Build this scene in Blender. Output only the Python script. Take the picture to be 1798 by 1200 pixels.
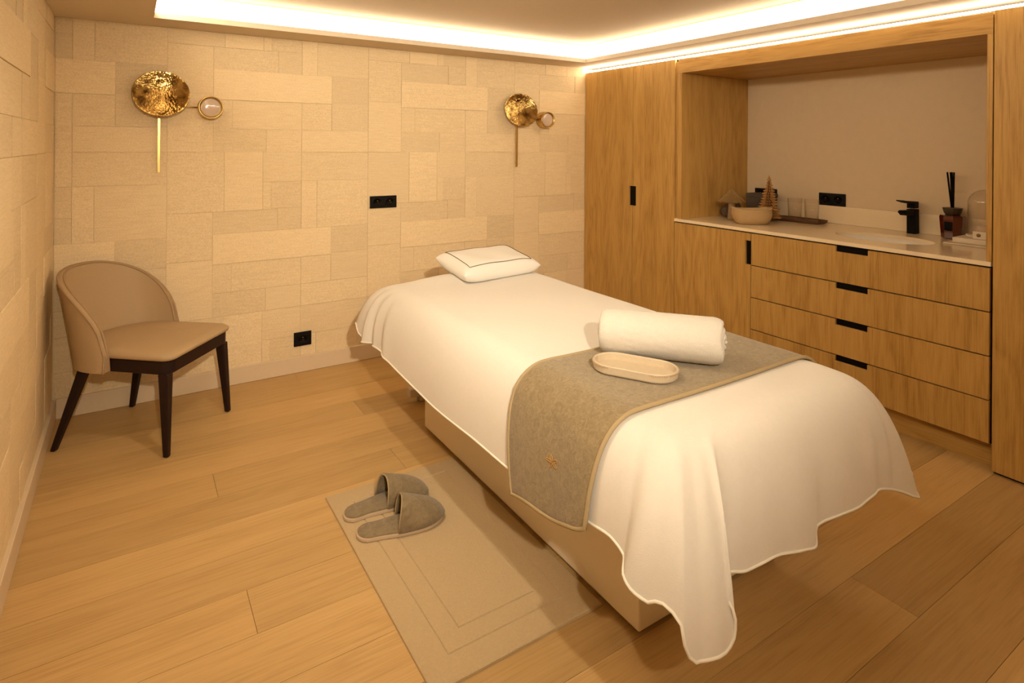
import bpy, bmesh, math, random
from mathutils import Vector, Matrix
random.seed(7)
S = bpy.context.scene
for o in list(bpy.data.objects): bpy.data.objects.remove(o)
COL = S.collection
PI = math.pi

# ------------------------------------------------------------------ camera, world, exposure
YAW = math.radians(32.634); ROLL = math.radians(0.3915); CAMZ = 1.5
cam = bpy.data.cameras.new('camera'); camo = bpy.data.objects.new('camera', cam); COL.objects.link(camo)
cam.sensor_width = 36.0; cam.lens = 1042.25/1798*36.0
cam.shift_x = 0.0; cam.shift_y = -(600-255.6)/1798
cam.clip_start = 0.02
right = Vector((math.cos(YAW), -math.sin(YAW), 0)); up = Vector((0, 0, 1)); fwd = Vector((math.sin(YAW), math.cos(YAW), 0))
rr = right*math.cos(ROLL)+up*math.sin(ROLL); uu = up*math.cos(ROLL)-right*math.sin(ROLL)
M = Matrix((rr, uu, -fwd)).transposed().to_4x4(); M.translation = (0, 0, CAMZ)
camo.matrix_world = M
S.camera = camo
S.view_settings.view_transform = 'Standard'; S.view_settings.look = 'None'
S.view_settings.exposure = 0.26; S.view_settings.gamma = 1.0; S.view_settings.use_curve_mapping = False
W = bpy.data.worlds.new('world'); S.world = W; W.use_nodes = True
W.node_tree.nodes['Background'].inputs[0].default_value = (1.0, .72, .45, 1)
W.node_tree.nodes['Background'].inputs[1].default_value = 0.0
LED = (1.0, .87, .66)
COVE_STRENGTH, COVE_LEFT_BOOST, COVE_FRONT_BOOST = 4.0, 14.5, 11.5     # left and front bands, out of view, boosted as added fill
SLOT_STRENGTH = 34.0
SPOT_FILL, DOWN_FILL = 320.0, 7.5  # powers of the two added lamps out of view

# ------------------------------------------------------------------ room measures (metres)
XL, YB, ZC = -0.36, 4.045, 2.182          # left wall, back wall, soffit
XR, YF = 4.107, -1.0                      # niche back wall, wall behind the camera
XC = 3.345                                # cabinet fronts
ZUP = 2.345                               # raised ceiling

# ------------------------------------------------------------------ helpers
def tag(o, label=None, cat=None, group=None, kind=None):
    if label: o['label'] = label
    if cat: o['category'] = cat
    if group: o['group'] = group
    if kind: o['kind'] = kind
    return o
def link(name, me, mat=None, parent=None, smooth=False):
    if mat is not None and not me.materials: me.materials.append(mat)
    if smooth:
        for p in me.polygons: p.use_smooth = True
    o = bpy.data.objects.new(name, me); COL.objects.link(o)
    if parent: o.parent = parent
    return o
def mesh(name, v, f, mat=None, parent=None, smooth=False):
    me = bpy.data.meshes.new(name); me.from_pydata([tuple(p) for p in v], [], f); me.update()
    bm = bmesh.new(); bm.from_mesh(me); bmesh.ops.recalc_face_normals(bm, faces=bm.faces); bm.to_mesh(me); bm.free()
    return link(name, me, mat, parent, smooth)
def empty(name, loc=(0, 0, 0), rz=0):
    o = bpy.data.objects.new(name, None); o.empty_display_size = .05; COL.objects.link(o)
    o.location = loc; o.rotation_euler = (0, 0, rz); return o
def boxdata(x0, x1, y0, y1, z0, z1, base=0):
    v = [(x0, y0, z0), (x1, y0, z0), (x1, y1, z0), (x0, y1, z0), (x0, y0, z1), (x1, y0, z1), (x1, y1, z1), (x0, y1, z1)]
    f = [(0, 3, 2, 1), (4, 5, 6, 7), (0, 1, 5, 4), (1, 2, 6, 5), (2, 3, 7, 6), (3, 0, 4, 7)]
    return v, [tuple(i+base for i in q) for q in f]
def box(name, x0, x1, y0, y1, z0, z1, mat, parent=None, bev=0.0, seg=1):
    v, f = boxdata(x0, x1, y0, y1, z0, z1)
    me = bpy.data.meshes.new(name); me.from_pydata(v, [], f)
    if bev:
        bm = bmesh.new(); bm.from_mesh(me)
        bmesh.ops.bevel(bm, geom=list(bm.edges), offset=bev, segments=seg, profile=.5, affect='EDGES'); bm.to_mesh(me); bm.free()
    return link(name, me, mat, parent)
def boxes(name, lst, mat, parent=None):
    V = []; F = []
    for b in lst:
        v, f = boxdata(*b, base=len(V)); V += v; F += f
    return mesh(name, V, F, mat, parent)
def prism(name, poly, fn, d0, d1, mat, parent=None, bev=0.0, seg=1, smooth=False):
    n = len(poly)
    v = [fn(a, b, d0) for a, b in poly]+[fn(a, b, d1) for a, b in poly]
    f = [tuple(range(n)), tuple(range(2*n-1, n-1, -1))]+[(i, (i+1) % n, n+(i+1) % n, n+i) for i in range(n)]
    me = bpy.data.meshes.new(name); me.from_pydata(v, [], f)
    bm = bmesh.new(); bm.from_mesh(me); bmesh.ops.recalc_face_normals(bm, faces=bm.faces)
    if bev:
        bmesh.ops.bevel(bm, geom=list(bm.edges), offset=bev, segments=seg, profile=.5, affect='EDGES')
    bm.to_mesh(me); bm.free()
    return link(name, me, mat, parent, smooth)
def lathe(name, prof, mat, parent=None, n=32, smooth=True, M4=None, sq=1.0, wob=None):
    V = []; F = []; k = len(prof)
    for j in range(n):
        a = 2*PI*j/n
        for i, (r, z) in enumerate(prof):
            rw = r*(wob(a, i) if wob else 1)
            p = Vector((rw*math.cos(a), rw*math.sin(a)*sq, z)); V.append(M4 @ p if M4 else p)
    for j in range(n):
        for i in range(k-1):
            a = j*k+i; b = ((j+1) % n)*k+i; F.append((a, b, b+1, a+1))
    if prof[0][0] > 1e-5: F.append(tuple(j*k for j in range(n))[::-1])
    if prof[-1][0] > 1e-5: F.append(tuple(j*k+k-1 for j in range(n)))
    o = mesh(name, V, F, mat, parent, smooth)
    bm = bmesh.new(); bm.from_mesh(o.data); bmesh.ops.remove_doubles(bm, verts=bm.verts, dist=1e-6); bmesh.ops.recalc_face_normals(bm, faces=bm.faces); bm.to_mesh(o.data); bm.free()
    if smooth:
        for p in o.data.polygons: p.use_smooth = True
    return o
def tube(name, pts, r, mat, parent=None, n=8, closed=False, smooth=True):
    pts = [Vector(p) for p in pts]; m = len(pts); V = []; F = []
    nrm = None
    for i in range(m):
        a = pts[(i-1) % m] if (closed or i > 0) else pts[i]; b = pts[(i+1) % m] if (closed or i < m-1) else pts[i]
        t = (b-a).normalized()
        if nrm is None:
            nrm = t.orthogonal().normalized()
        nrm = (nrm-t*nrm.dot(t)).normalized(); bn = t.cross(nrm)
        rad = r[i] if isinstance(r, (list, tuple)) else r
        for j in range(n):
            q = 2*PI*j/n; V.append(pts[i]+(nrm*math.cos(q)+bn*math.sin(q))*rad)
    for i in range(m if closed else m-1):
        for j in range(n):
            a = i*n+j; b = i*n+(j+1) % n; c = ((i+1) % m)*n+(j+1) % n; d = ((i+1) % m)*n+j
            F.append((a, b, c, d))
    if not closed: F += [tuple(range(n))[::-1], tuple(range((m-1)*n, m*n))]
    return mesh(name, V, F, mat, parent, smooth)
def mod(o, typ, **kw):
    m = o.modifiers.new(typ.lower(), typ)
    for k, v in kw.items(): setattr(m, k, v)
    return m
def catmull(P, n):
    out = []
    P = [Vector(p) for p in P]
    for i in range(len(P)-1):
        p0 = P[max(i-1, 0)]; p1 = P[i]; p2 = P[i+1]; p3 = P[min(i+2, len(P)-1)]
        for k in range(n):
            t = k/n
            out.append(.5*((2*p1)+(p2-p0)*t+(2*p0-5*p1+4*p2-p3)*t*t+(3*p1-p0-3*p2+p3)*t**3))
    out.append(P[-1]); return out

# ------------------------------------------------------------------ materials
def nm(name):
    m = bpy.data.materials.new(name); m.use_nodes = True
    nt = m.node_tree; b = nt.nodes['Principled BSDF']; return m, nt, b
def N(nt, typ, **kw):
    n = nt.nodes.new(typ)
    for k, v in kw.items(): setattr(n, k, v)
    return n
def plain(name, col, rough=.5, metal=0.0, spec=.5, bump=0.0, bscale=200, var=0.0, vscale=8, sheen=0.0, trans=0.0, coat=0.0):
    m, nt, b = nm(name)
    b.inputs['Base Color'].default_value = (*col, 1); b.inputs['Roughness'].default_value = rough; b.inputs['Metallic'].default_value = metal
    b.inputs['Specular IOR Level'].default_value = spec
    if sheen: b.inputs['Sheen Weight'].default_value = sheen; b.inputs['Sheen Roughness'].default_value = .6
    if trans: b.inputs['Transmission Weight'].default_value = trans
    if coat: b.inputs['Coat Weight'].default_value = coat
    pos = N(nt, 'ShaderNodeTexCoord').outputs['Object']
    if var:
        nz = N(nt, 'ShaderNodeTexNoise'); nz.inputs['Scale'].default_value = vscale; nz.inputs['Detail'].default_value = 5
        nt.links.new(pos, nz.inputs['Vector'])
        mx = N(nt, 'ShaderNodeMix', data_type='RGBA')
        mx.inputs['A'].default_value = (*[c*(1-var) for c in col], 1); mx.inputs['B'].default_value = (*[min(1, c*(1+var)) for c in col], 1)
        nt.links.new(nz.outputs['Fac'], mx.inputs['Factor']); nt.links.new(mx.outputs['Result'], b.inputs['Base Color'])
    if bump:
        nz = N(nt, 'ShaderNodeTexNoise'); nz.inputs['Scale'].default_value = bscale; nz.inputs['Detail'].default_value = 3
        nt.links.new(pos, nz.inputs['Vector'])
        bp = N(nt, 'ShaderNodeBump'); bp.inputs['Strength'].default_value = bump; bp.inputs['Distance'].default_value = .004
        nt.links.new(nz.outputs['Fac'], bp.inputs['Height']); nt.links.new(bp.outputs['Normal'], b.inputs['Normal'])
    return m
def ramp(nt, stops):
    r = N(nt, 'ShaderNodeValToRGB'); e = r.color_ramp.elements
    e[0].position = stops[0][0]; e[0].color = (*stops[0][1], 1); e[1].position = stops[-1][0]; e[1].color = (*stops[-1][1], 1)
    for p, c in stops[1:-1]:
        x = e.new(p); x.color = (*c, 1)
    return r
def wood(name, axis, dark, mid, light, rough=.45, tone=.12, grain=1.0, rnd=True, figure=.3):
    """oak with the grain running along the given axis, cathedral figure and pores"""
    m, nt, b = nm(name)
    geo = N(nt, 'ShaderNodeNewGeometry'); oi = N(nt, 'ShaderNodeObjectInfo')
    sep = N(nt, 'ShaderNodeVectorMath', operation='SCALE'); sep.inputs[0].default_value = (7.3, 3.1, 5.7)
    nt.links.new(oi.outputs['Random'], sep.inputs['Scale'])
    add = N(nt, 'ShaderNodeVectorMath', operation='ADD'); nt.links.new(geo.outputs['Position'], add.inputs[0])
    if rnd: nt.links.new(sep.outputs['Vector'], add.inputs[1])
    def mapped(sc):
        mp = N(nt, 'ShaderNodeMapping'); nt.links.new(add.outputs['Vector'], mp.inputs['Vector'])
        s = [sc[1]]*3; s['XYZ'.index(axis)] = sc[0]; mp.inputs['Scale'].default_value = s; return mp.outputs['Vector']
    n1 = N(nt, 'ShaderNodeTexNoise'); n1.inputs['Scale'].default_value = 1; n1.inputs['Detail'].default_value = 3; n1.inputs['Distortion'].default_value = .4
    nt.links.new(mapped((.9*grain, 6*grain)), n1.inputs['Vector'])
    mul = N(nt, 'ShaderNodeMath', operation='MULTIPLY'); mul.inputs[1].default_value = 14.0; nt.links.new(n1.outputs['Fac'], mul.inputs[0])
    fr = N(nt, 'ShaderNodeMath', operation='PINGPONG'); fr.inputs[1].default_value = 1.0; nt.links.new(mul.outputs[0], fr.inputs[0])
    n2 = N(nt, 'ShaderNodeTexNoise'); n2.inputs['Scale'].default_value = 1; n2.inputs['Detail'].default_value = 5; n2.inputs['Roughness'].default_value = .7
    nt.links.new(mapped((5.0*grain, 150*grain)), n2.inputs['Vector'])
    n3 = N(nt, 'ShaderNodeTexNoise'); n3.inputs['Scale'].default_value = 1; n3.inputs['Detail'].default_value = 2
    nt.links.new(mapped((.5*grain, 9*grain)), n3.inputs['Vector'])
    mixa = N(nt, 'ShaderNodeMix', data_type='FLOAT'); mixa.inputs['Factor'].default_value = figure
    nt.links.new(n3.outputs['Fac'], mixa.inputs['A']); nt.links.new(fr.outputs[0], mixa.inputs['B'])
    mixf = N(nt, 'ShaderNodeMix', data_type='FLOAT'); mixf.inputs['Factor'].default_value = .64
    nt.links.new(mixa.outputs['Result'], mixf.inputs['A']); nt.links.new(n2.outputs['Fac'], mixf.inputs['B'])
    r = ramp(nt, [(.33, dark), (.5, mid), (.68, light)]); nt.links.new(mixf.outputs['Result'], r.inputs['Fac'])
    # per piece tone
    rm = N(nt, 'ShaderNodeMapRange'); rm.inputs['To Min'].default_value = 1-tone; rm.inputs['To Max'].default_value = 1+tone
    nt.links.new(oi.outputs['Random'], rm.inputs['Value'])
    mc = N(nt, 'ShaderNodeVectorMath', operation='MULTIPLY')
    nt.links.new(r.outputs['Color'], mc.inputs[0])
    tcol = N(nt, 'ShaderNodeVectorMath', operation='SCALE'); nt.links.new(oi.outputs['Color'], tcol.inputs[0]); nt.links.new(rm.outputs['Result'], tcol.inputs['Scale'])
    nt.links.new(tcol.outputs['Vector'], mc.inputs[1]); nt.links.new(mc.outputs['Vector'], b.inputs['Base Color'])
    b.inputs['Roughness'].default_value = rough; b.inputs['Specular IOR Level'].default_value = .35
    bp = N(nt, 'ShaderNodeBump'); bp.inputs['Strength'].default_value = .12; bp.inputs['Distance'].default_value = .002
    nt.links.new(n2.outputs['Fac'], bp.inputs['Height']); nt.links.new(bp.outputs['Normal'], b.inputs['Normal'])
    return m
def emit(name, col, st):
    m, nt, b = nm(name)
    b.inputs['Base Color'].default_value = (.8, .8, .8, 1); b.inputs['Emission Color'].default_value = (*col, 1); b.inputs['Emission Strength'].default_value = st
    return m
OAKV = wood('oak_vertical', 'Z', (.34, .178, .044), (.52, .30, .083), (.60, .365, .115), tone=.05)
OAKH = wood('oak_horizontal', 'Y', (.34, .178, .044), (.52, .30, .083), (.60, .365, .115), tone=.04)
PLANK = wood('oak_floor', 'X', figure=.22, dark=(.46, .285, .112), mid=(.56, .36, .148), light=(.61, .405, .178), rough=.42, tone=.11, grain=.8)
OAKDARK = plain('cabinet_shadow_gap', (.02, .008, .006), .8, spec=.1)
BLACK = plain('matt_black', (.003, .002, .002), .6, spec=.12)
BLACKP = plain('black_plastic', (.004, .003, .003), .45, spec=.2)
PLASTER = plain('ceiling_paint', (.74, .63, .49), .9, spec=.1, var=.03, vscale=30, bump=.08, bscale=120)
WALLPLAIN = plain('niche_plaster', (.74, .59, .40), .9, spec=.1, var=.04, vscale=25, bump=.1, bscale=160)
BASEB = plain('baseboard_paint', (.72, .57, .39), .55, spec=.3, var=.03, vscale=40)
UNDER = plain('underfloor', (.05, .025, .01), .9)
SHEET = plain('white_terry', (.76, .71, .645), .95, spec=.05, bump=.22, bscale=420, var=.03, vscale=60, sheen=.12)
HEM = plain('white_hem', (.85, .80, .70), .9, spec=.05)
TOWEL = plain('white_towel', (.67, .62, .55), .95, spec=.05, bump=.5, bscale=330, var=.04, vscale=90, sheen=.05)
PILLOWM = plain('pillow_cotton', (.82, .785, .73), .85, spec=.1, bump=.06, bscale=260)
PIPING = plain('olive_piping', (.10, .065, .02), .8)
TABLEW = plain('cream_laminate', (.92, .80, .63), .5, spec=.35, var=.02, vscale=10)
RUGM = plain('bath_mat_terry', (.54, .40, .225), .95, spec=.05, bump=.6, bscale=300, var=.10, vscale=140, sheen=.1)
CHAIRF = plain('beige_leatherette', (.47, .33, .185), .55, spec=.3, bump=.15, bscale=450, var=.05, vscale=120)
PIPC = plain('chair_piping', (.40, .26, .14), .55, spec=.3)
WENGE = plain('wenge_wood', (.018, .0065, .005), .45, spec=.25, var=.2, vscale=30)
STONE = plain('beige_quartz', (.90, .74, .51), .14, spec=.5, var=.05, vscale=220)
CERAM = plain('white_ceramic', (.88, .80, .68), .10, spec=.5)
BRASS = None
def brass(name, hammered):
    m, nt, b = nm(name)
    b.inputs['Base Color'].default_value = (.62, .42, .15, 1); b.inputs['Metallic'].default_value = 1; b.inputs['Roughness'].default_value = .16 if hammered else .28
    if hammered:
        tc = N(nt, 'ShaderNodeTexCoord')
        vo = N(nt, 'ShaderNodeTexVoronoi'); vo.inputs['Scale'].default_value = 75; nt.links.new(tc.outputs['Object'], vo.inputs['Vector'])
        nz = N(nt, 'ShaderNodeTexNoise'); nz.inputs['Scale'].default_value = 18; nz.inputs['Detail'].default_value = 6; nt.links.new(tc.outputs['Object'], nz.inputs['Vector'])
        r = ramp(nt, [(.36, (.13, .07, .02)), (.52, (.46, .30, .10)), (.68, (.66, .46, .18))]); nt.links.new(nz.outputs['Fac'], r.inputs['Fac']); nt.links.new(r.outputs['Color'], b.inputs['Base Color'])
        ad = N(nt, 'ShaderNodeMath', operation='ADD'); nt.links.new(vo.outputs['Distance'], ad.inputs[0]); nt.links.new(nz.outputs['Fac'], ad.inputs[1])
        bp = N(nt, 'ShaderNodeBump'); bp.inputs['Strength'].default_value = .35; bp.inputs['Distance'].default_value = .004
        nt.links.new(ad.outputs[0], bp.inputs['Height']); nt.links.new(bp.outputs['Normal'], b.inputs['Normal'])
    return m
HAMMER = brass('hammered_brass', True); BRASS = brass('brushed_brass', False)
LENS = plain('frosted_lens', (.60, .46, .36), .10, spec=.6, coat=.5)
# taupe plush of the runner: soft mottled pile
def plush(name, c1, c2, scale):
    m, nt, b = nm(name); tc = N(nt, 'ShaderNodeTexCoord')
    n1 = N(nt, 'ShaderNodeTexNoise'); n1.inputs['Scale'].default_value = scale; n1.inputs['Detail'].default_value = 8; n1.inputs['Roughness'].default_value = .7; n1.inputs['Distortion'].default_value = 1.2
    nt.links.new(tc.outputs['Object'], n1.inputs['Vector'])
    r = ramp(nt, [(.34, c1), (.66, c2)]); nt.links.new(n1.outputs['Fac'], r.inputs['Fac']); nt.links.new(r.outputs['Color'], b.inputs['Base Color'])
    b.inputs['Roughness'].default_value = .95; b.inputs['Specular IOR Level'].default_value = .05; b.inputs['Sheen Weight'].default_value = .25
    n2 = N(nt, 'ShaderNodeTexNoise'); n2.inputs['Scale'].default_value = 380; n2.inputs['Detail'].default_value = 2; nt.links.new(tc.outputs['Object'], n2.inputs['Vector'])
    bp = N(nt, 'ShaderNodeBump'); bp.inputs['Strength'].default_value = .5; bp.inputs['Distance'].default_value = .004
    nt.links.new(n2.outputs['Fac'], bp.inputs['Height']); nt.links.new(bp.outputs['Normal'], b.inputs['Normal'])
    return m
PLUSH = plush('taupe_plush', (.22, .16, .08), (.34, .255, .138), 55)
PLUSHHEM = plain('taupe_binding', (.40, .30, .165), .85, spec=.1)
SLIP = plush('slipper_plush', (.20, .145, .08), (.30, .225, .13), 30)
SOLE = plain('slipper_sole', (.56, .42, .29), .7, spec=.2)
def paper(name):
    """fibrous paper squares: the object colour carries the sheet's own tone"""
    m, nt, b = nm(name)
    oi = N(nt, 'ShaderNodeObjectInfo'); geo = N(nt, 'ShaderNodeNewGeometry')
    sc = N(nt, 'ShaderNodeVectorMath', operation='SCALE'); sc.inputs[0].default_value = (9, 4, 6); nt.links.new(oi.outputs['Random'], sc.inputs['Scale'])
    ad = N(nt, 'ShaderNodeVectorMath', operation='ADD'); nt.links.new(geo.outputs['Position'], ad.inputs[0]); nt.links.new(sc.outputs['Vector'], ad.inputs[1])
    mp = N(nt, 'ShaderNodeMapping'); mp.inputs['Scale'].default_value = (6, 6, 60); nt.links.new(ad.outputs['Vector'], mp.inputs['Vector'])
    n1 = N(nt, 'ShaderNodeTexNoise'); n1.inputs['Scale'].default_value = 2; n1.inputs['Detail'].default_value = 6; nt.links.new(mp.outputs['Vector'], n1.inputs['Vector'])
    n2 = N(nt, 'ShaderNodeTexNoise'); n2.inputs['Scale'].default_value = 160; n2.inputs['Detail'].default_value = 3; nt.links.new(ad.outputs['Vector'], n2.inputs['Vector'])
    mx = N(nt, 'ShaderNodeMix', data_type='FLOAT'); mx.inputs['Factor'].default_value = .68
    nt.links.new(n1.outputs['Fac'], mx.inputs['A']); nt.links.new(n2.outputs['Fac'], mx.inputs['B'])
    r = ramp(nt, [(.3, (.69, .54, .325)), (.7, (.90, .725, .475))]); nt.links.new(mx.outputs['Result'], r.inputs['Fac'])
    mu = N(nt, 'ShaderNodeVectorMath', operation='MULTIPLY'); nt.links.new(r.outputs['Color'], mu.inputs[0]); nt.links.new(oi.outputs['Color'], mu.inputs[1])
    nt.links.new(mu.outputs['Vector'], b.inputs['Base Color'])
    b.inputs['Roughness'].default_value = .8; b.inputs['Specular IOR Level'].default_value = .15
    bp = N(nt, 'ShaderNodeBump'); bp.inputs['Strength'].default_value = .15; bp.inputs['Distance'].default_value = .002
    nt.links.new(mx.outputs['Result'], bp.inputs['Height']); nt.links.new(bp.outputs['Normal'], b.inputs['Normal'])
    return m
PAPER = paper('paper_sheet')
GLOWM = emit('cove_glow_face', LED, COVE_STRENGTH)  # emission replaces the light of a hidden strip on the trough face
GLOWL_BOOST = emit('cove_glow_left_boost', LED, COVE_LEFT_BOOST)  # unseen left band, stronger than the visible ones to brighten the cabinets
GLOWF_BOOST = emit('cove_glow_front_boost', LED, COVE_FRONT_BOOST)  # unseen front band, stronger than the visible ones to brighten the back wall
LEDS = emit('slot_led', LED, SLOT_STRENGTH)
GLASS = bpy.data.materials.new('clear_glass'); GLASS.use_nodes = True
_nt = GLASS.node_tree; _nt.nodes.clear()
_o = _nt.nodes.new('ShaderNodeOutputMaterial'); _m = _nt.nodes.new('ShaderNodeMixShader'); _t = _nt.nodes.new('ShaderNodeBsdfTransparent'); _g = _nt.nodes.new('ShaderNodeBsdfGlossy')
_l = _nt.nodes.new('ShaderNodeLayerWeight'); _l.inputs['Blend'].default_value = .25; _t.inputs['Color'].default_value = (.985, .975, .96, 1); _g.inputs['Roughness'].default_value = .03
_p = _nt.nodes.new('ShaderNodeMath'); _p.operation = 'POWER'; _p.inputs[1].default_value = 3.0; _q = _nt.nodes.new('ShaderNodeMath'); _q.operation = 'MULTIPLY_ADD'; _q.inputs[1].default_value = .55; _q.inputs[2].default_value = .03
_l.inputs['Blend'].default_value = .5; _nt.links.new(_l.outputs['Facing'], _p.inputs[0]); _nt.links.new(_p.outputs[0], _q.inputs[0]); _nt.links.new(_q.outputs[0], _m.inputs['Fac']); _nt.links.new(_t.outputs[0], _m.inputs[1]); _nt.links.new(_g.outputs[0], _m.inputs[2]); _nt.links.new(_m.outputs[0], _o.inputs['Surface'])

# ------------------------------------------------------------------ structure
def structure(o): o['kind'] = 'structure'; return o
fl = structure(box('floor', XL-.1, XR+.1, YF-.1, YB+.1, -.12, -.012, UNDER))
UNIT = bpy.data.meshes.new('plank'); UNIT.from_pydata(*[(d if i != 1 else []) for i, d in enumerate((boxdata(0, 1, 0, 1, 0, 1)[0], 0, boxdata(0, 1, 0, 1, 0, 1)[1]))]); UNIT.materials.append(PLANK)
PITCH = .2105
joints = {1: [.317], 2: [1.9], 3: [1.097], 0: [1.08], -1: [2.6], -2: [1.75], -3: [.333, 2.4], -4: [1.3], -5: [1.1], -6: [1.6], -7: [1.0], -8: [2.125], -9: [1.1], 4: [2.2], 5: [1.5], 6: [.9]}
tones = {0: (.86, .97), -1: (1.10, 1.08), 1: (.97, .93), 2: (1.0, 1.0, 1.03), 3: (1.05, .90), -2: (1.08, 1.05, 1.0), -3: (1.03, 1.07, .95), -8: (1.03, .9), -9: (1.0, .98, 1.02)}
k = -17
while True:
    y0 = 2.575+k*PITCH; y1 = y0+PITCH
    if y0 > YB: break
    xs = [XL]+sorted(j for j in joints.get(k, [random.uniform(0, 1.6), random.uniform(2.2, 3.4)]) if j > XL+.05)+[XR]
    for i in range(len(xs)-1):
        o = bpy.data.objects.new('plank', UNIT); COL.objects.link(o); o.parent = fl
        g = .0007
        o.location = (xs[i]+g, max(y0, YF)+g, -.0119); o.scale = (xs[i+1]-xs[i]-2*g, min(y1, YB)-max(y0, YF)-2*g, .0119)
        tt = tones.get(k); t = tt[min(i, len(tt)-1)] if tt else 1.0
        o.color = (t, t*.99, t*.97, 1)
    k += 1
wb = structure(box('wall_back', XL-.15, XR+.15, YB+.0, YB+.15, 0, ZC+.3, PAPER)); wb.color = (.9, .9, .9, 1)
wl = structure(box('wall_left', XL-.15, XL, YF, YB, 0, ZC+.3, PAPER)); wl.color = (.9, .9, .9, 1)
wr = structure(box('wall_right', XR, XR+.15, YF, YB, 0, ZC+.3, WALLPLAIN))
wf = structure(box('wall_front', XL-.15, XR+.15, YF-.15, YF, 0, ZC+.3, WALLPLAIN))
structure(box('baseboard_back', XL+.021, XC+.02, YB-.021, YB-.0005, 0.0005, .108, BASEB, bev=.003))
structure(box('baseboard_left', XL+.0005, XL+.021, YF, YB-.022, 0.0005, .108, BASEB, bev=.003))
# ceiling: soffit ring with a thin lip, trough behind it, raised centre
RX0, RX1, RY0, RY1 = .097, 3.128, -.55, 3.77
TR = .085; LIP = .032; LZ0, LZ1 = ZC+LIP+.004, ZUP-.012
structure(boxes('ceiling', [
    (XL, RX0, YF, YB, ZC, ZC+LIP), (RX1, XR, YF, YB, ZC, ZC+LIP), (RX0, RX1, RY1, YB, ZC, ZC+LIP), (RX0, RX1, YF, RY0, ZC, ZC+LIP),
    (XL, RX0-TR, YF, YB, ZC+LIP, ZUP+.05), (RX1+TR, XR, YF, YB, ZC+LIP, ZUP+.05), (RX0-TR, RX1+TR, RY1+TR, YB, ZC+LIP, ZUP+.05), (RX0-TR, RX1+TR, YF, RY0-TR, ZC+LIP, ZUP+.05),
    (RX0-TR, RX1+TR, RY0-TR, RY1+TR, ZUP, ZUP+.05)], PLASTER))
# wallpaper sheets, one repeat of the pattern (u along the wall, height, tone, how proud in mm)
P_U, P_Z = 1.218, 1.013
PAT = [(.196, .45, 1.78, 1.957, .90, 2), (.196, .45, 1.592, 1.78, .95, 3), (.694, 1.414, 1.77, 1.957, 1.10, 5), (.45, .694, 1.802, 2.093, 1.0, 3),
       (.694, 1.07, .943, 1.08, .94, 2), (1.07, 1.218, .943, 1.085, .92, 3), (0, .10, .943, 1.257, 1.05, 4), (.10, .45, .943, 1.257, .985, 3),
       (.45, .694, 1.447, 1.802, 1.04, 4), (.694, .80, 1.592, 1.77, 1.0, 3), (.80, 1.218, 1.592, 1.77, 1.01, 2), (0, .196, 1.592, 1.77, 1.0, 3),
       (.694, 1.0, 1.447, 1.592, .94, 2), (1.0, 1.218, 1.447, 1.592, 1.0, 3), (0, .45, 1.447, 1.592, 1.03, 4),
       (.757, .98, 1.08, 1.447, 1.06, 4), (.98, 1.218, 1.257, 1.447, 1.0, 3), (0, .45, 1.257, 1.447, .965, 2), (.45, .757, 1.08, 1.447, .985, 3),
       (1.03, 1.218, 1.085, 1.257, .95, 2), (.98, 1.03, 1.08, 1.257, 1.03, 4)]
UP = bpy.data.meshes.new('wallpaper_sheet'); _v, _f = boxdata(0, 1, 0, 1, 0, 1); UP.from_pydata(_v, [], _f); UP.materials.append(PAPER)
def paperwall(parent, axis, lo, hi, off):
    for a in range(-5, 6):
        for b in range(-3, 3):
            for (u0, u1, z0, z1, t, d) in PAT:
                x0 = max(lo, off+a*P_U+u0)+.0008; x1 = min(hi, off+a*P_U+u1)-.0008
                q0 = max(.10, z0+b*P_Z)+.0008; q1 = min(ZC-.0005, z1+b*P_Z)-.0008
                if x1-x0 < .004 or q1-q0 < .004: continue
                o = bpy.data.objects.new('wallpaper_sheet', UP); COL.objects.link(o); o.parent = parent
                dd = d*.0015
                if axis == 'X': o.location = (x0, YB-dd, q0); o.scale = (x1-x0, dd-.0003, q1-q0)
                else: o.location = (XL+.0003, x0, q0); o.scale = (dd, x1-x0, q1-q0)
                tt = 1+(t-1)*.75+random.uniform(-.012, .012)
                o.color = (tt, tt*.995, tt*.985, 1)
paperwall(wb, 'X', XL+.008, XC, .942)
paperwall(wl, 'Y', .9, YB-.008, 2.931)

# ------------------------------------------------------------------ cove glow, cabinet strip and added fill lamps
def led(name, b, mat, label):  # plates on the trough faces that glow as if lit by hidden strips
    o = box(name, *b, mat); tag(o, label, 'led strip', 'glowing cove faces'); return o
led('cove_glow_band', (RX0-TR+.007, RX1+TR-.007, RY1+TR-.006, RY1+TR-.0005, LZ0, LZ1), GLOWM, 'glowing cove face along the back wall, standing for its hidden strip light')
led('cove_glow_band', (RX1+TR-.006, RX1+TR-.0005, RY0-TR+.007, RY1+TR-.0065, LZ0, LZ1), GLOWM, 'glowing cove face on the cabinet side, standing for its hidden strip light')
led('cove_glow_band', (RX0-TR+.0005, RX0-TR+.006, RY0-TR+.007, RY1+TR-.0065, LZ0, LZ1), GLOWL_BOOST, 'unseen glowing cove face on the left, boosted as fill light')
led('cove_glow_band', (RX0-TR+.007, RX1+TR-.007, RY0-TR+.0005, RY0-TR+.006, LZ0, LZ1), GLOWF_BOOST, 'unseen glowing cove face behind the camera, boosted as fill light')
tag(box('cabinet_strip_light', XC+.004, XC+.016, .3, YB-.012, 2.1405, 2.152, LEDS), 'thin warm strip light running along the top of the oak cabinets', 'led strip')
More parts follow.
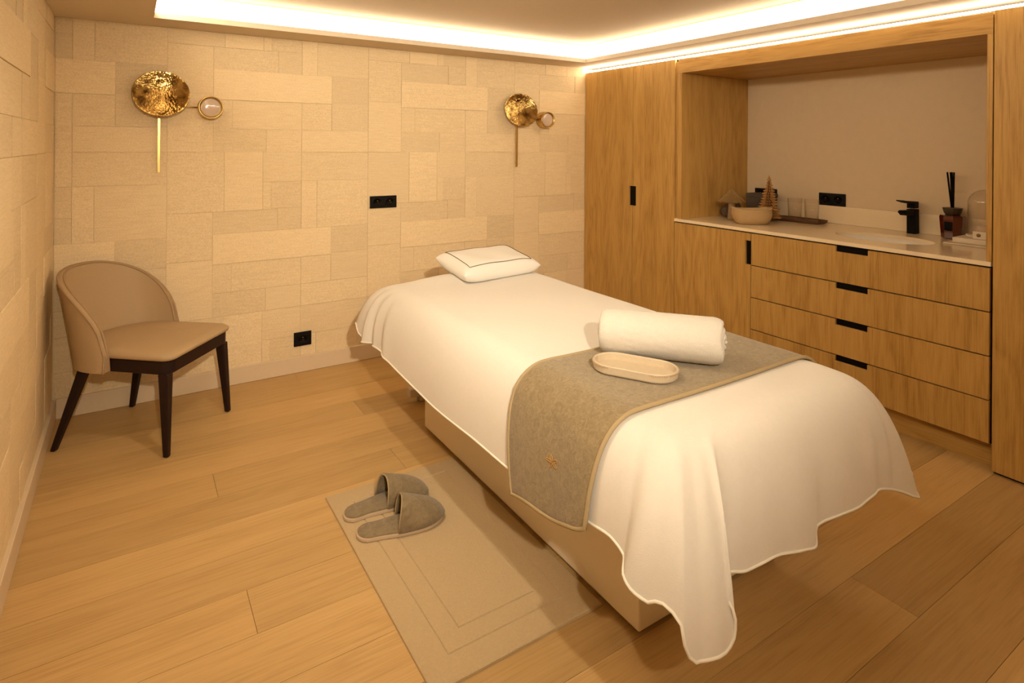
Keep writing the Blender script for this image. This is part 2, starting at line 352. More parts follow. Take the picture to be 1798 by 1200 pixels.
def fill_downlight(x, y, power, label, aim=(0, 0), size=.09, spread=140):
    t = empty('fill_downlight', (x, y, ZUP)); tag(t, label, 'fill lamp', 'added fill lamps')
    o = lathe('rim', [(.058, -.004), (.066, -.004), (.066, -.0005), (.058, -.0005), (.058, -.004)], BLACK, t, 24)
    la = bpy.data.lights.new('lamp', 'AREA'); la.shape = 'DISK'; la.size = size; la.energy = power; la.color = LED; la.spread = math.radians(spread)
    lo = bpy.data.objects.new('lamp', la); COL.objects.link(lo); lo.parent = t; lo.location = (0, 0, -.03); lo.rotation_euler = (math.radians(aim[0]), math.radians(aim[1]), 0)
fill_downlight(.62, 1.90, DOWN_FILL, 'added unseen fill light in the raised ceiling above the bath mat')  # lamp added out of view to lift the floor and table base
def fill_spot(loc, target, power, label):
    t = empty('fill_spot', loc); tag(t, label, 'fill lamp')
    d = (Vector(target)-Vector(loc)).normalized(); q = d.to_track_quat('-Z', 'Y').to_matrix().to_4x4()
    lathe('rim', [(.058, -.004), (.070, -.004), (.070, -.0005), (.058, -.0005), (.058, -.004)], BLACK, t, 24)
    lathe('lamp_head', [(.040, -.045), (.043, -.045), (.043, .03), (.0, .035)], BLACK, t, 24, M4=Matrix.Translation((0, 0, -.06)) @ q)
    la = bpy.data.lights.new('lamp', 'SPOT'); la.energy = power; la.color = LED; la.shadow_soft_size = .035; la.spot_size = math.radians(70); la.spot_blend = 1.0
    lo = bpy.data.objects.new('lamp', la); COL.objects.link(lo); lo.parent = t; lo.matrix_local = Matrix.Translation(Vector((0, 0, -.06))+d*.05) @ q
fill_spot((.05, -.78, ZC), (1.40, 2.8, 1.08), SPOT_FILL, 'added unseen fill spot behind the camera aimed at the bed')  # lamp added out of view to brighten the bed and back wall

# ------------------------------------------------------------------ built-in oak furniture along the right side
XD = XC+.020        # back of the fronts
ZT = 2.139          # top of the fronts
yz = lambda a, b, d: (d, a, b)
def front(name, poly, parent, mat): return prism(name, poly, yz, XC, XD-.0005, mat, parent, bev=.0012)
G = .0022
wd = empty('wardrobe', (0, 0, 0)); tag(wd, 'tall oak wardrobe with two flush doors in the back corner', 'wardrobe')
box('body', XD, XR-.001, 3.020, YB-.008, .0, 2.1295, OAKDARK, wd)
front('filler_panel', [(YB-.009, .02), (3.883, .02), (3.883, ZT), (YB-.009, ZT)], wd, OAKV)
d1 = front('door', [(3.883-G, .02), (3.447+G, .02), (3.447+G, 1.03), (3.484, 1.03), (3.484, 1.185), (3.447+G, 1.185), (3.447+G, ZT), (3.883-G, ZT)], wd, OAKV)
d2 = front('door', [(3.447-G, .02), (3.018, .02), (3.018, ZT), (3.447-G, ZT), (3.447-G, 1.185), (3.410, 1.185), (3.410, 1.03), (3.447-G, 1.03)], wd, OAKV)
for dd, y0, y1 in ((d1, 3.447, 3.483), (d2, 3.411, 3.447)):
    h = box('handle_recess', XC+.012, XC+.018, y0, y1, 1.031, 1.184, BLACK, dd); tag(h, 'matt black recessed grip')
# niche frame
nf = empty('niche_frame', (0, 0, 0)); tag(nf, 'oak frame with header beam around the washbasin niche', 'cabinet')
box('header_beam', XC, XC+.030, 1.112, 2.988, 2.033, ZT-.006, OAKH, nf, bev=.001)
box('niche_ceiling', XC+.031, XR-.001, 1.112, 2.988, 2.033, 2.050, OAKH, nf)
box('top_panel', XC+.031, XR-.001, 1.112, 2.988, 2.1, 2.12, OAKDARK, nf)
box('side_panel', XC, XR-.001, 2.952, 2.988, .9765, 2.0325, OAKV, nf, bev=.001)
box('reveal_strip', XC+.012, XC+.020, 2.9885, 3.0175, .9765, 2.12, OAKV, nf)
box('side_panel', XC, XR-.001, 1.112, 1.134, .9765, 2.0325, OAKV, nf, bev=.001)
# tall end cabinet on the right
tc_ = empty('end_cabinet', (0, 0, 0)); tag(tc_, 'tall plain oak end cabinet at the right picture edge', 'cabinet')
box('body', XD, XR-.001, .30, 1.105, .0, 2.1295, OAKDARK, tc_)
front('door', [(1.107, .014), (.71, .014), (.71, ZT), (1.107, ZT)], tc_, OAKV)
front('door', [(.707, .014), (.30, .014), (.30, ZT), (.707, ZT)], tc_, OAKV)
# base units under the worktop
bc = empty('base_cabinet', (0, 0, 0)); tag(bc, 'low oak cabinet with one door under the left end of the worktop', 'cabinet')
box('body', XD, XR-.001, 2.378, 3.015, .13, .953, OAKDARK, bc)
box('plinth', XC+.075, XC+.095, 2.378, 3.015, .0005, .129, OAKH, bc)
dl = front('door', [(3.012, .131), (2.3765+G, .131), (2.3765+G, .744), (2.416, .744), (2.416, .898), (2.3765+G, .898), (2.3765+G, .946), (3.012, .946)], bc, OAKV)
tag(box('handle_recess', XC+.012, XC+.018, 2.378, 2.415, .745, .897, BLACK, dl), 'matt black recessed grip')
du = empty('drawer_unit', (0, 0, 0)); tag(du, 'wide oak chest of four drawers under the washbasin', 'drawers')
boxes('body', [(XD, XD+.016, 1.114, 2.3775, .13, .953), (XD+.0161, XR-.001, 1.114, 1.132, .13, .953), (XD+.0161, XR-.001, 2.3595, 2.3775, .13, .953), (XD+.0161, XR-.001, 1.1325, 2.359, .13, .148)], OAKDARK, du)
box('plinth', XC+.075, XC+.095, 1.112, 2.3775, .0005, .129, OAKH, du)
zs = [.946, .742, .537, .333, .131]
for i in range(4):
    zt, zb = zs[i]-(0 if i == 0 else .003), zs[i+1]+.003
    dr = front('drawer', [(2.3765-G, zb), (1.119, zb), (1.119, zt), (1.659, zt), (1.659, zt-.031), (1.832, zt-.031), (1.832, zt), (2.3765-G, zt)], du, OAKV)
    tag(box('handle_recess', XC+.012, XC+.018, 1.660, 1.831, zt-.030, zt, BLACK, dr), 'matt black recessed grip')
# worktop with an oval cut-out
SX, SY, SA, SB = 3.690, 1.745, .175, .262     # sink centre, half sizes in x and y
wt = empty('worktop', (0, 0, 0)); tag(wt, 'long beige stone worktop with upstand inside the niche', 'worktop')
wx0, wx1, wy0, wy1 = XC-.004, XR-.002, 1.1135, 3.013
angs = sorted(set([2*PI*i/72 for i in range(72)]+[math.atan2(y-SY, x-SX) % (2*PI) for x in (wx0, wx1) for y in (wy0, wy1)]))
V = []; F = []
for a in angs:
    c, s = math.cos(a), math.sin(a)
    t = min((wx1-SX)/c if c > 1e-9 else (wx0-SX)/c if c < -1e-9 else 1e9, (wy1-SY)/s if s > 1e-9 else (wy0-SY)/s if s < -1e-9 else 1e9)
    e = 1/math.sqrt((c/SA)**2+(s/SB)**2)
    for z in (.976, .955):
        V.append((SX+c*e, SY+s*e, z)); V.append((SX+c*t, SY+s*t, z))
n = len(angs)
for i in range(n):
    a = i*4; b = ((i+1) % n)*4
    F += [(a, a+1, b+1, b), (a+2, b+2, b+3, a+3), (a, b, b+2, a+2), (a+1, a+3, b+3, b+1)]
mesh('top', V, F, STONE, wt)
box('upstand', XR-.014, XR-.0005, 1.135, 2.951, .9765, 1.096, STONE, wt, bev=.001)
sk = empty('washbasin', (SX, SY, .9525)); tag(sk, 'white oval undermount basin set in the beige worktop', 'washbasin')
prof = [(1.02, -.001), (1.0, -.001), (.97, -.03), (.90, -.075), (.75, -.11), (.5, -.13), (.12, -.135), (0, -.135)]
V = []; F = []
for (r, z) in prof:
    for j in range(48):
        a = 2*PI*j/48; V.append((SA*r*math.cos(a), SB*r*math.sin(a), z))
for i in range(len(prof)-1):
    for j in range(48): F.append((i*48+j, i*48+(j+1) % 48, (i+1)*48+(j+1) % 48, (i+1)*48+j))
o = mesh('bowl', V, F, CERAM, sk, True); mod(o, 'SOLIDIFY', thickness=.008, offset=-1)
lathe('drain', [(0, -.132), (.022, -.132), (.025, -.134)], BRASS, sk, 20)
# tap
tp = empty('basin_tap', (4.046, 1.742, .976)); tag(tp, 'matt black single lever mixer tap behind the basin', 'tap')
def taper(name, a, b, mat, parent, bev=.003):
    V = [(x, y, a[4]) for x, y in ((a[0], a[2]), (a[1], a[2]), (a[1], a[3]), (a[0], a[3]))]+[(x, y, b[4]) for x, y in ((b[0], b[2]), (b[1], b[2]), (b[1], b[3]), (b[0], b[3]))]
    F = [(0, 3, 2, 1), (4, 5, 6, 7), (0, 1, 5, 4), (1, 2, 6, 5), (2, 3, 7, 6), (3, 0, 4, 7)]
    o = mesh(name, V, F, mat, parent); mod(o, 'BEVEL', width=bev, segments=2); return o
taper('body', (-.028, .028, -.024, .024, .0), (-.030, .024, -.024, .024, .150), BLACK, tp)
xz = lambda a, b, d: (a, d, b)
prism('spout', [(-.02, .145), (-.135, .148), (-.15, .138), (-.12, .118), (-.02, .112)], xz, -.022, .022, BLACK, tp, bev=.003)
prism('lever', [(.022, .156), (.024, .196), (-.10, .204), (-.165, .212), (-.168, .206), (-.10, .192), (-.030, .184), (-.032, .156)], xz, -.022, .022, BLACK, tp, bev=.002)

# ------------------------------------------------------------------ sockets
def socket(name, gangs, w, h, place, label):
    """plate in local x/z, facing -y; place gives the matrix"""
    t = empty(name); t.matrix_world = place; tag(t, label, 'socket')
    prism('plate', [(-w/2, -h/2), (w/2, -h/2), (w/2, h/2), (-w/2, h/2)], xz, -.010, -.0005, BLACKP, t, bev=.003, seg=2)
    for g in range(gangs):
        cx = (g-(gangs-1)/2)*w*.46
        Mx = Matrix.Translation((cx, -.0105, 0)) @ Matrix.Rotation(PI/2, 4, 'X') @ Matrix.Scale(1.2, 4, (1, 0, 0))
        o = lathe('outlet', [(.0, -.006), (.022, -.006), (.024, .001), (.029, .002), (.031, 0)], BLACKP, t, 28, M4=Mx)
        lathe('earth_pin', [(.003, -.005), (.003, .003), (0, .004)], BRASS, o, 8, M4=Mx @ Matrix.Translation((0, .010, 0)))
        for sx in (-1, 1): lathe('pin_hole', [(.0, -.0055), (.003, -.0055), (.003, -.0059)], BLACK, o, 8, M4=Mx @ Matrix.Translation((sx*.010, -.004, 0)))
socket('wall_socket', 2, .197, .086, Matrix.Translation((1.503, YB-.006, 1.094)), 'black double socket on the papered wall left of the head of the bed')
socket('wall_socket', 1, .112, .092, Matrix.Translation((.955, YB-.006, .217)), 'black single socket low on the back wall near the baseboard')
RZ = Matrix.Rotation(-PI/2, 4, 'Z')
socket('wall_socket', 2, .186, .087, Matrix.Translation((XR, 2.274, 1.1385)) @ RZ, 'black double socket in the niche between glasses and tap')
socket('wall_socket', 2, .186, .087, Matrix.Translation((XR, 2.786, 1.1395)) @ RZ, 'black double socket half hidden behind the wooden fir tree')

# ------------------------------------------------------------------ brass wall lamps
def sconce(cx, cz, dx, dz, label, tilt):
    t = empty('wall_lamp', (cx, YB-.007, cz)); tag(t, label, 'wall lamp', 'brass wall lamps')
    R = Matrix.Translation((0, -.045, 0)) @ Matrix.Rotation(tilt[1], 4, 'Z') @ Matrix.Rotation(tilt[0], 4, 'X') @ Matrix.Rotation(PI/2, 4, 'X')
    a = .143
    pr = [(a*i/14, .030*(i/14)**2) for i in range(15)]+[(a+.0025, .030), (a, .0265)]+[(a*i/14, .030*(i/14)**2-.004) for i in range(13, -1, -1)]
    d = lathe('dish', pr, HAMMER, t, 64, M4=R, sq=.94, wob=lambda an, i: 1+.006*math.sin(7*an)+.004*math.sin(17*an+1))
    lathe('dish_mount', [(0, -.0), (.03, -.0), (.03, -.042), (0, -.042)], BRASS, t, 24, M4=R)
    box('stem', -.016, -.002, -.020, -.006, 1.328-cz, -.05, BRASS, t, bev=.001)
    lathe('stem_mount', [(.006, 0), (.006, .006)], BRASS, t, 10, M4=Matrix.Translation((-.009, -.0065, 1.36-cz)) @ Matrix.Rotation(-PI/2, 4, 'X'))
    tube('arm', [(.02, -.030, dz+.002), (dx-.05, -.030, dz)], .0035, BRASS, t, 8)
    Q = Matrix.Translation((dx, 0, dz)) @ Matrix.Rotation(PI/2, 4, 'X')
    dr = lathe('drum', [(0, .0), (.066, .0), (.068, .003), (.068, .082), (.066, .085), (.061, .085), (.060, .072), (0, .072)], BRASS, t, 48, M4=Q)
    lathe('lens', [(.0595, .0725), (.045, .077), (.025, .0795), (0, .080)], LENS, dr, 40, M4=Q)
sconce(.141, 1.779, .256, -.064, 'hammered brass dish wall lamp above the chair', (math.radians(-13), 0))
sconce(2.630, 1.779, .255, -.066, 'hammered brass dish wall lamp near the wardrobe', (math.radians(-13), math.radians(-9)))

# ------------------------------------------------------------------ treatment table
BX0, BX1, BY0, BY1, BZ = 1.075, 2.165, .965, 3.185, .737
tb = empty('treatment_table', ((BX0+BX1)/2, 2.1, 0)); tag(tb, 'padded treatment table on a cream box base under the white sheet', 'massage table')
def tbox(name, x0, x1, y0, y1, z0, z1, mat, bev, seg=2):
    c = (BX0+BX1)/2; return box(name, x0-c, x1-c, y0-2.1, y1-2.1, z0, z1, mat, tb, bev, seg)
tbox('base', 1.312, 1.99, 1.312, 2.888, .012, .50, TABLEW, .006)
tbox('kick_board', 1.335, 1.965, 1.335, 2.865, .0005, .0115, OAKDARK, 0)
tbox('frame', BX0+.10, BX1-.10, BY0+.12, BY1-.12, .5005, .60, TABLEW, .01)
tbox('cushion', BX0+.10, BX1-.10, BY0+.10, BY1-.10, .6005, .722, TABLEW, .05, 4)
# foot control behind the base
fc = empty('foot_control', (1.475, 3.22, 0)); tag(fc, 'small white plastic foot control on the floor behind the table base', 'foot pedal')
lathe('housing', [(0, .0005), (.055, .0005), (.06, .01), (.055, .10), (.05, .13), (0, .135)], plain('grey_plastic', (.52, .42, .33), .4), fc, 24, sq=.7)
o = box('pedal', -.115, -.058, -.03, .03, .035, .085, plain('clear_plastic', (.62, .52, .42), .3), fc, .006, 2)

# ------------------------------------------------------------------ sheet over the table
HEMC = [(0.0, 1.05, 3.235, .512), (.03, 1.035, 3.10, .452), (.075, 1.06, 2.97, .468), (.11, 1.05, 2.87, .462), (.22, 1.055, 2.615, .436), (.40, 1.058, 2.25, .420), (.57, 1.055, 1.90, .430),
        (.70, 1.055, 1.60, .432), (.86, 1.05, 1.25, .478), (.90, 1.05, 1.155, .488), (.94, 1.045, 1.10, .474), (.965, 1.018, 1.072, .450), (.985, 1.015, 1.04, .434),
        (1.0, 1.03, 1.0, .425), (1.015, 1.04, .972, .442), (1.035, 1.055, .925, .42), (1.05, 1.058, .91, .362), (1.065, 1.075, .893, .338), (1.085, 1.10, .885, .338), (1.12, 1.175, .88, .345), (1.135, 1.192, .882, .372), (1.15, 1.196, .890, .41),
        (1.165, 1.190, .912, .44), (1.18, 1.192, .945, .44), (1.205, 1.235, .957, .43), (1.24, 1.285, .955, .425), (1.29, 1.334, .955, .412), (1.34, 1.40, .95, .412), (1.42, 1.48, .955, .405),
        (1.50, 1.575, .945, .386), (1.55, 1.635, .945, .372), (1.60, 1.665, .955, .412), (1.68, 1.78, .95, .412), (1.76, 1.885, .952, .402), (1.88, 1.985, .955, .419), (1.93, 2.05, .945, .407), (1.97, 2.12, .94, .38),
        (2.0, 2.215, .93, .335), (2.02, 2.23, .962, .37), (2.035, 2.285, .985, .372), (2.06, 2.275, 1.04, .40), (2.15, 2.21, 1.25, .42), (2.3, 2.19, 1.6, .42), (2.5, 2.2, 2.05, .42), (2.7, 2.19, 2.5, .425), (2.93, 2.2, 3.05, .43), (3.0, 2.22, 3.23, .40),
        (3.1, 2.05, 3.23, .44), (3.4, 1.8, 3.235, .44), (3.7, 1.4, 3.235, .44), (3.93, 1.12, 3.235, .45), (4.0, 1.05, 3.235, .512)]
def hem(p):
    p = p % 4
    for i in range(len(HEMC)-1):
        if HEMC[i][0] <= p <= HEMC[i+1][0]:
            q = [Vector(HEMC[j % len(HEMC)][1:]) for j in (max(i-1, 0), i, i+1, min(i+2, len(HEMC)-1))]
            t = (p-HEMC[i][0])/(HEMC[i+1][0]-HEMC[i][0])
            a = .5*((2*q[1])+(q[2]-q[0])*t+(2*q[0]-5*q[1]+4*q[2]-q[3])*t*t+(3*q[1]-q[0]-3*q[2]+q[3])*t**3)
            l = q[1].lerp(q[2], t)
            return a.lerp(l, .35)
def perim(p, inset=0.0, r=.075):
    """rounded rectangle of the table top, p 0..4 from head-left towards the foot"""
    p = p % 4; s = int(p); t = p-s
    x0, x1, y0, y1 = BX0+inset, BX1-inset, BY0+inset, BY1-inset
    if s == 0: q = Vector((x0, y1+(y0-y1)*t, 0))
    elif s == 1: q = Vector((x0+(x1-x0)*t, y0, 0))
    elif s == 2: q = Vector((x1, y0+(y1-y0)*t, 0))
    else: q = Vector((x1+(x0-x1)*t, y1, 0))
    rr_ = max(r-inset, .03)
    cx = min(max(q.x, x0+rr_), x1-rr_); cy = min(max(q.y, y0+rr_), y1-rr_)
    d = Vector((q.x-cx, q.y-cy, 0))
    if abs(d.x) > 1e-6 and abs(d.y) > 1e-6: q = Vector((cx, cy, 0))+d.normalized()*rr_
    return q
def ztop(x, y):
    h = .030*math.exp(-((x-1.70)/.33)**4)*math.exp(-((y-3.10)/.17)**4)      # head rest under the sheet
    h += .0025*math.sin(9*x+3*y)*math.sin(5*y)
    return BZ+h
INS = .15
FOLDS = [(.026, .006, -.034), (.045, .007, .030), (.066, .007, -.030), (.088, .008, .024), (.115, .012, -.018), (.15, .014, .010), (.45, .10, .008), (.95, .010, -.012), (1.045, .008, .010), (1.075, .010, -.014), (1.105, .008, .012), (1.155, .012, .018), (1.22, .03, -.012), (1.45, .06, .010), (1.62, .05, -.010), (1.85, .04, .012), (1.955, .015, -.016), (2.06, .02, .02), (2.12, .02, -.015)]
def drape(p, t):
    """t 0 at the edge of the flat top, 1 at the hem"""
    a = perim(p, INS); e = perim(p, -.004); h = hem(p)
    zt = ztop(a.x, a.y); P0 = Vector((a.x, a.y, zt)); P1 = Vector((a.x*.18+e.x*.82, a.y*.18+e.y*.82, zt))
    w = .42+.25*math.exp(-((((p+.5) % 4)-1.60)/.10)**2)
    P2 = Vector((e.x*(1-w)+h.x*w, e.y*(1-w)+h.y*w, zt*.52+h.z*.48))
    q = P0*(1-t)**3+P1*3*t*(1-t)**2+P2*3*t*t*(1-t)+h*t**3
    out = Vector((e.x-a.x, e.y-a.y, 0)).normalized(); pp = p % 4; fd = 0
    for c0, wd_, am in FOLDS: fd += am*math.exp(-((pp-c0)/wd_)**2)
    return q+out*fd*(t**1.1)*(1-.35*t)
NX, NY, NT = 110, 170, 30
side_n = [NY, NX, NY, NX]
V = []; F = []; idx = {}
def bparam(i, j):
    if i == 0: return (NY-j)/NY
    if j == 0: return 1+i/NX
    if i == NX: return 2+j/NY
    return 3+(NX-i)/NX
for j in range(NY+1):
    for i in range(NX+1):
        if i in (0, NX) or j in (0, NY):
            q = perim(bparam(i, j), INS)
        else:
            l = perim((NY-j)/NY, INS); r_ = perim(2+j/NY, INS); bt = perim(1+i/NX, INS); tpp = perim(3+(NX-i)/NX, INS)
            q = Vector((l.x+(r_.x-l.x)*i/NX, bt.y+(tpp.y-bt.y)*j/NY, 0))
        idx[i, j] = len(V); V.append((q.x, q.y, ztop(q.x, q.y)))
for j in range(NY):
    for i in range(NX): F.append((idx[i, j], idx[i+1, j], idx[i+1, j+1], idx[i, j+1]))
ring = [(0, j) for j in range(NY, 0, -1)]+[(i, 0) for i in range(NX)]+[(NX, j) for j in range(NY)]+[(i, NY) for i in range(NX, 0, -1)]
# denser around the skirt: two sub-columns per edge are handled by subdivision
prev = [idx[r_] for r_ in ring]; nR = len(ring)
ps = [bparam(*r_) for r_ in ring]
for kt in range(1, NT+1):
    cur = []
    for m_ in range(nR):
        cur.append(len(V)); V.append(drape(ps[m_], kt/NT))
    for m_ in range(nR):
        F.append((prev[m_], prev[(m_+1) % nR], cur[(m_+1) % nR], cur[m_]))
    prev = cur
sh = empty('bed_sheet', (0, 0, 0)); tag(sh, 'white terry sheet draped over the treatment table down to a wavy hem', 'sheet')
o = mesh('cloth', V, F, SHEET, sh, True)
tube('hem', [Vector(V[i]) for i in prev], .0042, HEM, sh, 6, closed=True)

# ------------------------------------------------------------------ taupe runner across the bed
def runner_pt(yf, s):
    """yf 0 front .. 1 back; s along the strip from the left hem over the top to the right"""
    y = 1.232+(1.684-1.232)*yf
    pl = (BY1-y)/(BY1-BY0); pr = 2+(y-BY0)/(BY1-BY0)
    if s <= 1:      # left skirt: hem..shoulder
        t = 1-s
        q = drape(pl, t); q.y = y; out = Vector((-1, 0, 0))*min(1, t*1.6)+Vector((0, 0, 1))*max(0, 1-t*1.6)
        q = q+out.normalized()*(.010+.008*t)
        if t > .45:
            w = ((t-.45)/.55)**1.5; rc = max(0, 1-yf/.10)**2
            q += Vector((-.004*math.sin(yf*11), (.004*(1-yf)-.072*yf)*w, (-.034-.018*yf+.008*math.sin(yf*9+1)+.012*rc)*w))
        return q
    if s <= 2:
        x = BX0+INS+(BX1-BX0-2*INS)*(s-1); return Vector((x, y+.004*math.sin(x*7), ztop(x, y)+.010))
    t = s-2; q = drape(pr, t); q.y = y; out = Vector((1, 0, 0))*min(1, t*2.2)+Vector((0, 0, 1))*max(0, 1-t*2.2)
    return q+out.normalized()*(.010+.006*t)
ss = [i/26 for i in range(27)]+[1+i/30 for i in range(1, 31)]+[2+i/20 for i in range(1, 21)]
V = []; F = []; NW = 18
for j in range(NW+1):
    for s in ss: V.append(runner_pt(j/NW, s))
L = len(ss)
for j in range(NW):
    for i in range(L-1): F.append((j*L+i, j*L+i+1, (j+1)*L+i+1, (j+1)*L+i))
rn = empty('bed_runner', (0, 0, 0)); tag(rn, 'taupe plush runner laid across the foot of the white sheet', 'bed runner')
o = mesh('cloth', V, F, PLUSH, rn, True); mod(o, 'SOLIDIFY', thickness=.007, offset=0); mod(o, 'SUBSURF', levels=1, render_levels=1)
edge = [Vector(V[i]) for i in range(L-1, -1, -1)]+[Vector(V[j*L]) for j in range(1, NW+1)]+[Vector(V[NW*L+i]) for i in range(1, L)]
tube('binding', edge, .0068, PLUSHHEM, rn, 8)
pts = []
for i in range(60):          # small stitched emblem on the hanging side
    a = 2*PI*i/60; rr2 = .015*(.55+.45*math.cos(5*a)); yf_ = .42+2.2*rr2*math.cos(a)/.45; s_ = .29+rr2*math.sin(a)/.42
    pts.append(runner_pt(yf_, s_)+Vector((-.0050, 0, .0005)))
tag(tube('embroidery', pts, .0013, plain('gold_thread', (.50, .27, .07), .6), rn, 5, closed=True), 'small gold embroidered emblem')
ZR = BZ+.0165       # upper face of the runner

# ------------------------------------------------------------------ rolled towel
A = Vector((1.445, 1.645, 0)); B = Vector((1.715, 1.325, 0)); ax = (B-A); LT = ax.length; ax.normalize(); sd = Vector((-ax.y, ax.x, 0))
rt = empty('rolled_towel', (A.x, A.y, ZR)); tag(rt, 'fluffy white rolled towel lying on the taupe runner', 'towel')
turns = 3.1; r0, r1 = .012, .088; NS = 150; th0 = -PI/2-.35
prof = []
for i in range(NS+1):
    u = i/NS; a = th0-(1-u)*turns*2*PI; r = r0+(r1-r0)*u
    prof.append((r*math.cos(a), r*math.sin(a)))
lw = min(p[1] for p in prof)
V = []; F = []; NLn = 20
for m_ in range(NLn+1):
    v = m_/NLn; end = min(v, 1-v)
    for i, (cx, cz) in enumerate(prof):
        u = i/NS; rsc = 1-.10*max(0, (1-end/.05))**2 if end < .05 else 1
        bul = .014*(1-u)*(1 if v > .5 else -1)*max(0, 1-end/.06)
        z = (cz-lw)*1.0+.003
        q = ax*(v*LT+bul+.004*math.sin(i*.4)*(1 if v > .9 else 0))+sd*(cx*rsc*1.10); z = (z-.078)*rsc+.078
        V.append((q.x, q.y, max(z*.96, .0025)))
K = NS+1
for m_ in range(NLn):
    for i in range(NS): F.append((m_*K+i, m_*K+i+1, (m_+1)*K+i+1, (m_+1)*K+i))
o = mesh('roll', V, F, TOWEL, rt, True); mod(o, 'SOLIDIFY', thickness=.016, offset=-1); 
dt = bpy.data.textures.new('pile', 'CLOUDS'); dt.noise_scale = .012
sb = mod(o, 'SUBSURF', levels=1, render_levels=1); dm = mod(o, 'DISPLACE', strength=.004, mid_level=.5); dm.texture = dt
# ------------------------------------------------------------------ oval tray on the runner
ot = empty('oval_tray', (1.405, 1.432, ZR), math.atan2(-.868, .495)); tag(ot, 'cream stitched oval leather tray on the taupe runner', 'tray')
LEATHER = plain('cream_leather', (.58, .47, .33), .6, spec=.25, bump=.25, bscale=300, var=.06, vscale=90)
def stadium(hl, hw, n=14):
    c = hl-hw; P = []
    for i in range(n+1): a = -PI/2+PI*i/n; P.append((c+hw*math.cos(a), hw*math.sin(a)))
    for i in range(n+1): a = PI/2+PI*i/n; P.append((-c+hw*math.cos(a), hw*math.sin(a)))
    return P
loops = [(stadium(.137, .068), .0005), (stadium(.140, .071), .005), (stadium(.142, .073), .027), (stadium(.140, .071), .030), (stadium(.136, .067), .030), (stadium(.134, .065), .027), (stadium(.133, .064), .006)]
V = []; F = []; n = len(loops[0][0])
for P, z in loops: V += [(x, y, z) for x, y in P]
for i in range(len(loops)-1):
    for j in range(n): F.append((i*n+j, i*n+(j+1) % n, (i+1)*n+(j+1) % n, (i+1)*n+j))
F += [tuple(range(n))[::-1], tuple(range((len(loops)-1)*n, len(loops)*n))]
mesh('tray_body', V, F, LEATHER, ot, False)
P = stadium(.1427, .0737, 40); V = []; F = []
for i in range(0, len(P), 1):
    x, y = P[i]; v, f = boxdata(x-.0012, x+.0012, y-.0012, y+.0012, .022, .027, len(V)); V += v; F += f
tag(mesh('stitching', V, F, plain('stitch_thread', (.48, .34, .2), .8), ot), kind='stuff')

# ------------------------------------------------------------------ pillow
pl_ = empty('pillow', (1.775, 3.02, BZ+.012), math.radians(5)); tag(pl_, 'small white pillow with dark piping at the head of the table', 'pillow')
def pill(u, v, s):
    a, b, T = .275, .165, .060
    e = (max(0, 1-abs(u)**5)**.5)*(max(0, 1-abs(v)**5)**.5)
    x = a*u*(1-.05*(1-abs(v))**1*(abs(u)**2)); y = b*v*(1-.07*(1-abs(u))*(v*v))
    z = s*T*e
    z += .010*abs(u*v)**3                          # pinched corners lift
    z += y*.16 + .056+.002*math.sin(8*u+3*v)*e
    wx = 1.775+x*math.cos(math.radians(5))-y*math.sin(math.radians(5)); wy = 3.02+x*math.sin(math.radians(5))+y*math.cos(math.radians(5))
    z = max(z, ztop(wx, wy)+.0035-(BZ+.012)+(.002 if s > 0 else 0))
    return Vector((x, y, z))
V = []; F = []; NP = 30
for s in (1, -1):
    b0 = len(V)
    for j in range(NP+1):
        for i in range(NP+1): V.append(pill(2*i/NP-1, 2*j/NP-1, s))
    for j in range(NP):
        for i in range(NP): F.append((b0+j*(NP+1)+i, b0+j*(NP+1)+i+1, b0+(j+1)*(NP+1)+i+1, b0+(j+1)*(NP+1)+i))
o = mesh('pillow_cover', V, F, PILLOWM, pl_, True)
bm = bmesh.new(); bm.from_mesh(o.data); bmesh.ops.remove_doubles(bm, verts=bm.verts, dist=.0008); bmesh.ops.recalc_face_normals(bm, faces=bm.faces); bm.to_mesh(o.data); bm.free()
for p in o.data.polygons: p.use_smooth = True
mod(o, 'SUBSURF', levels=1, render_levels=1)
c = .80; pts = []
for (u0, v0, u1, v1) in ((-c, -c, c, -c), (c, -c, c, c), (c, c, -c, c), (-c, c, -c, -c)):
    for i in range(14): t = i/14; q = pill(u0+(u1-u0)*t, v0+(v1-v0)*t, 1); q.z += .0010; pts.append(q)
tag(tube('piping', pts, .0021, PIPING, pl_, 6, closed=True), 'thin dark olive piping')

# ------------------------------------------------------------------ bath mat
mt = empty('bath_mat', (1.0, 2.0, 0)); tag(mt, 'beige terry bath mat with woven border lines beside the table', 'bath mat')
rx0, rx1, ry0, ry1 = .697, 1.300, 1.466, 2.531
lev = [(0, .0004), (.001, .008), (.005, .0105), (.012, .011), (.085, .011), (.087, .0075), (.091, .0075), (.093, .011), (.155, .011), (.157, .0075), (.161, .0075), (.163, .0115), (.28, .0115)]
V = []; F = []
for d, z in lev:
    V += [(rx0+d-1.0, ry0+d-2.0, z), (rx1-d-1.0, ry0+d-2.0, z), (rx1-d-1.0, ry1-d-2.0, z), (rx0+d-1.0, ry1-d-2.0, z)]
for i in range(len(lev)-1):
    for j in range(4): F.append((i*4+j, i*4+(j+1) % 4, (i+1)*4+(j+1) % 4, (i+1)*4+j))
F += [(3, 2, 1, 0), tuple((len(lev)-1)*4+j for j in range(4))]
mesh('mat_pile', V, F, RUGM, mt)

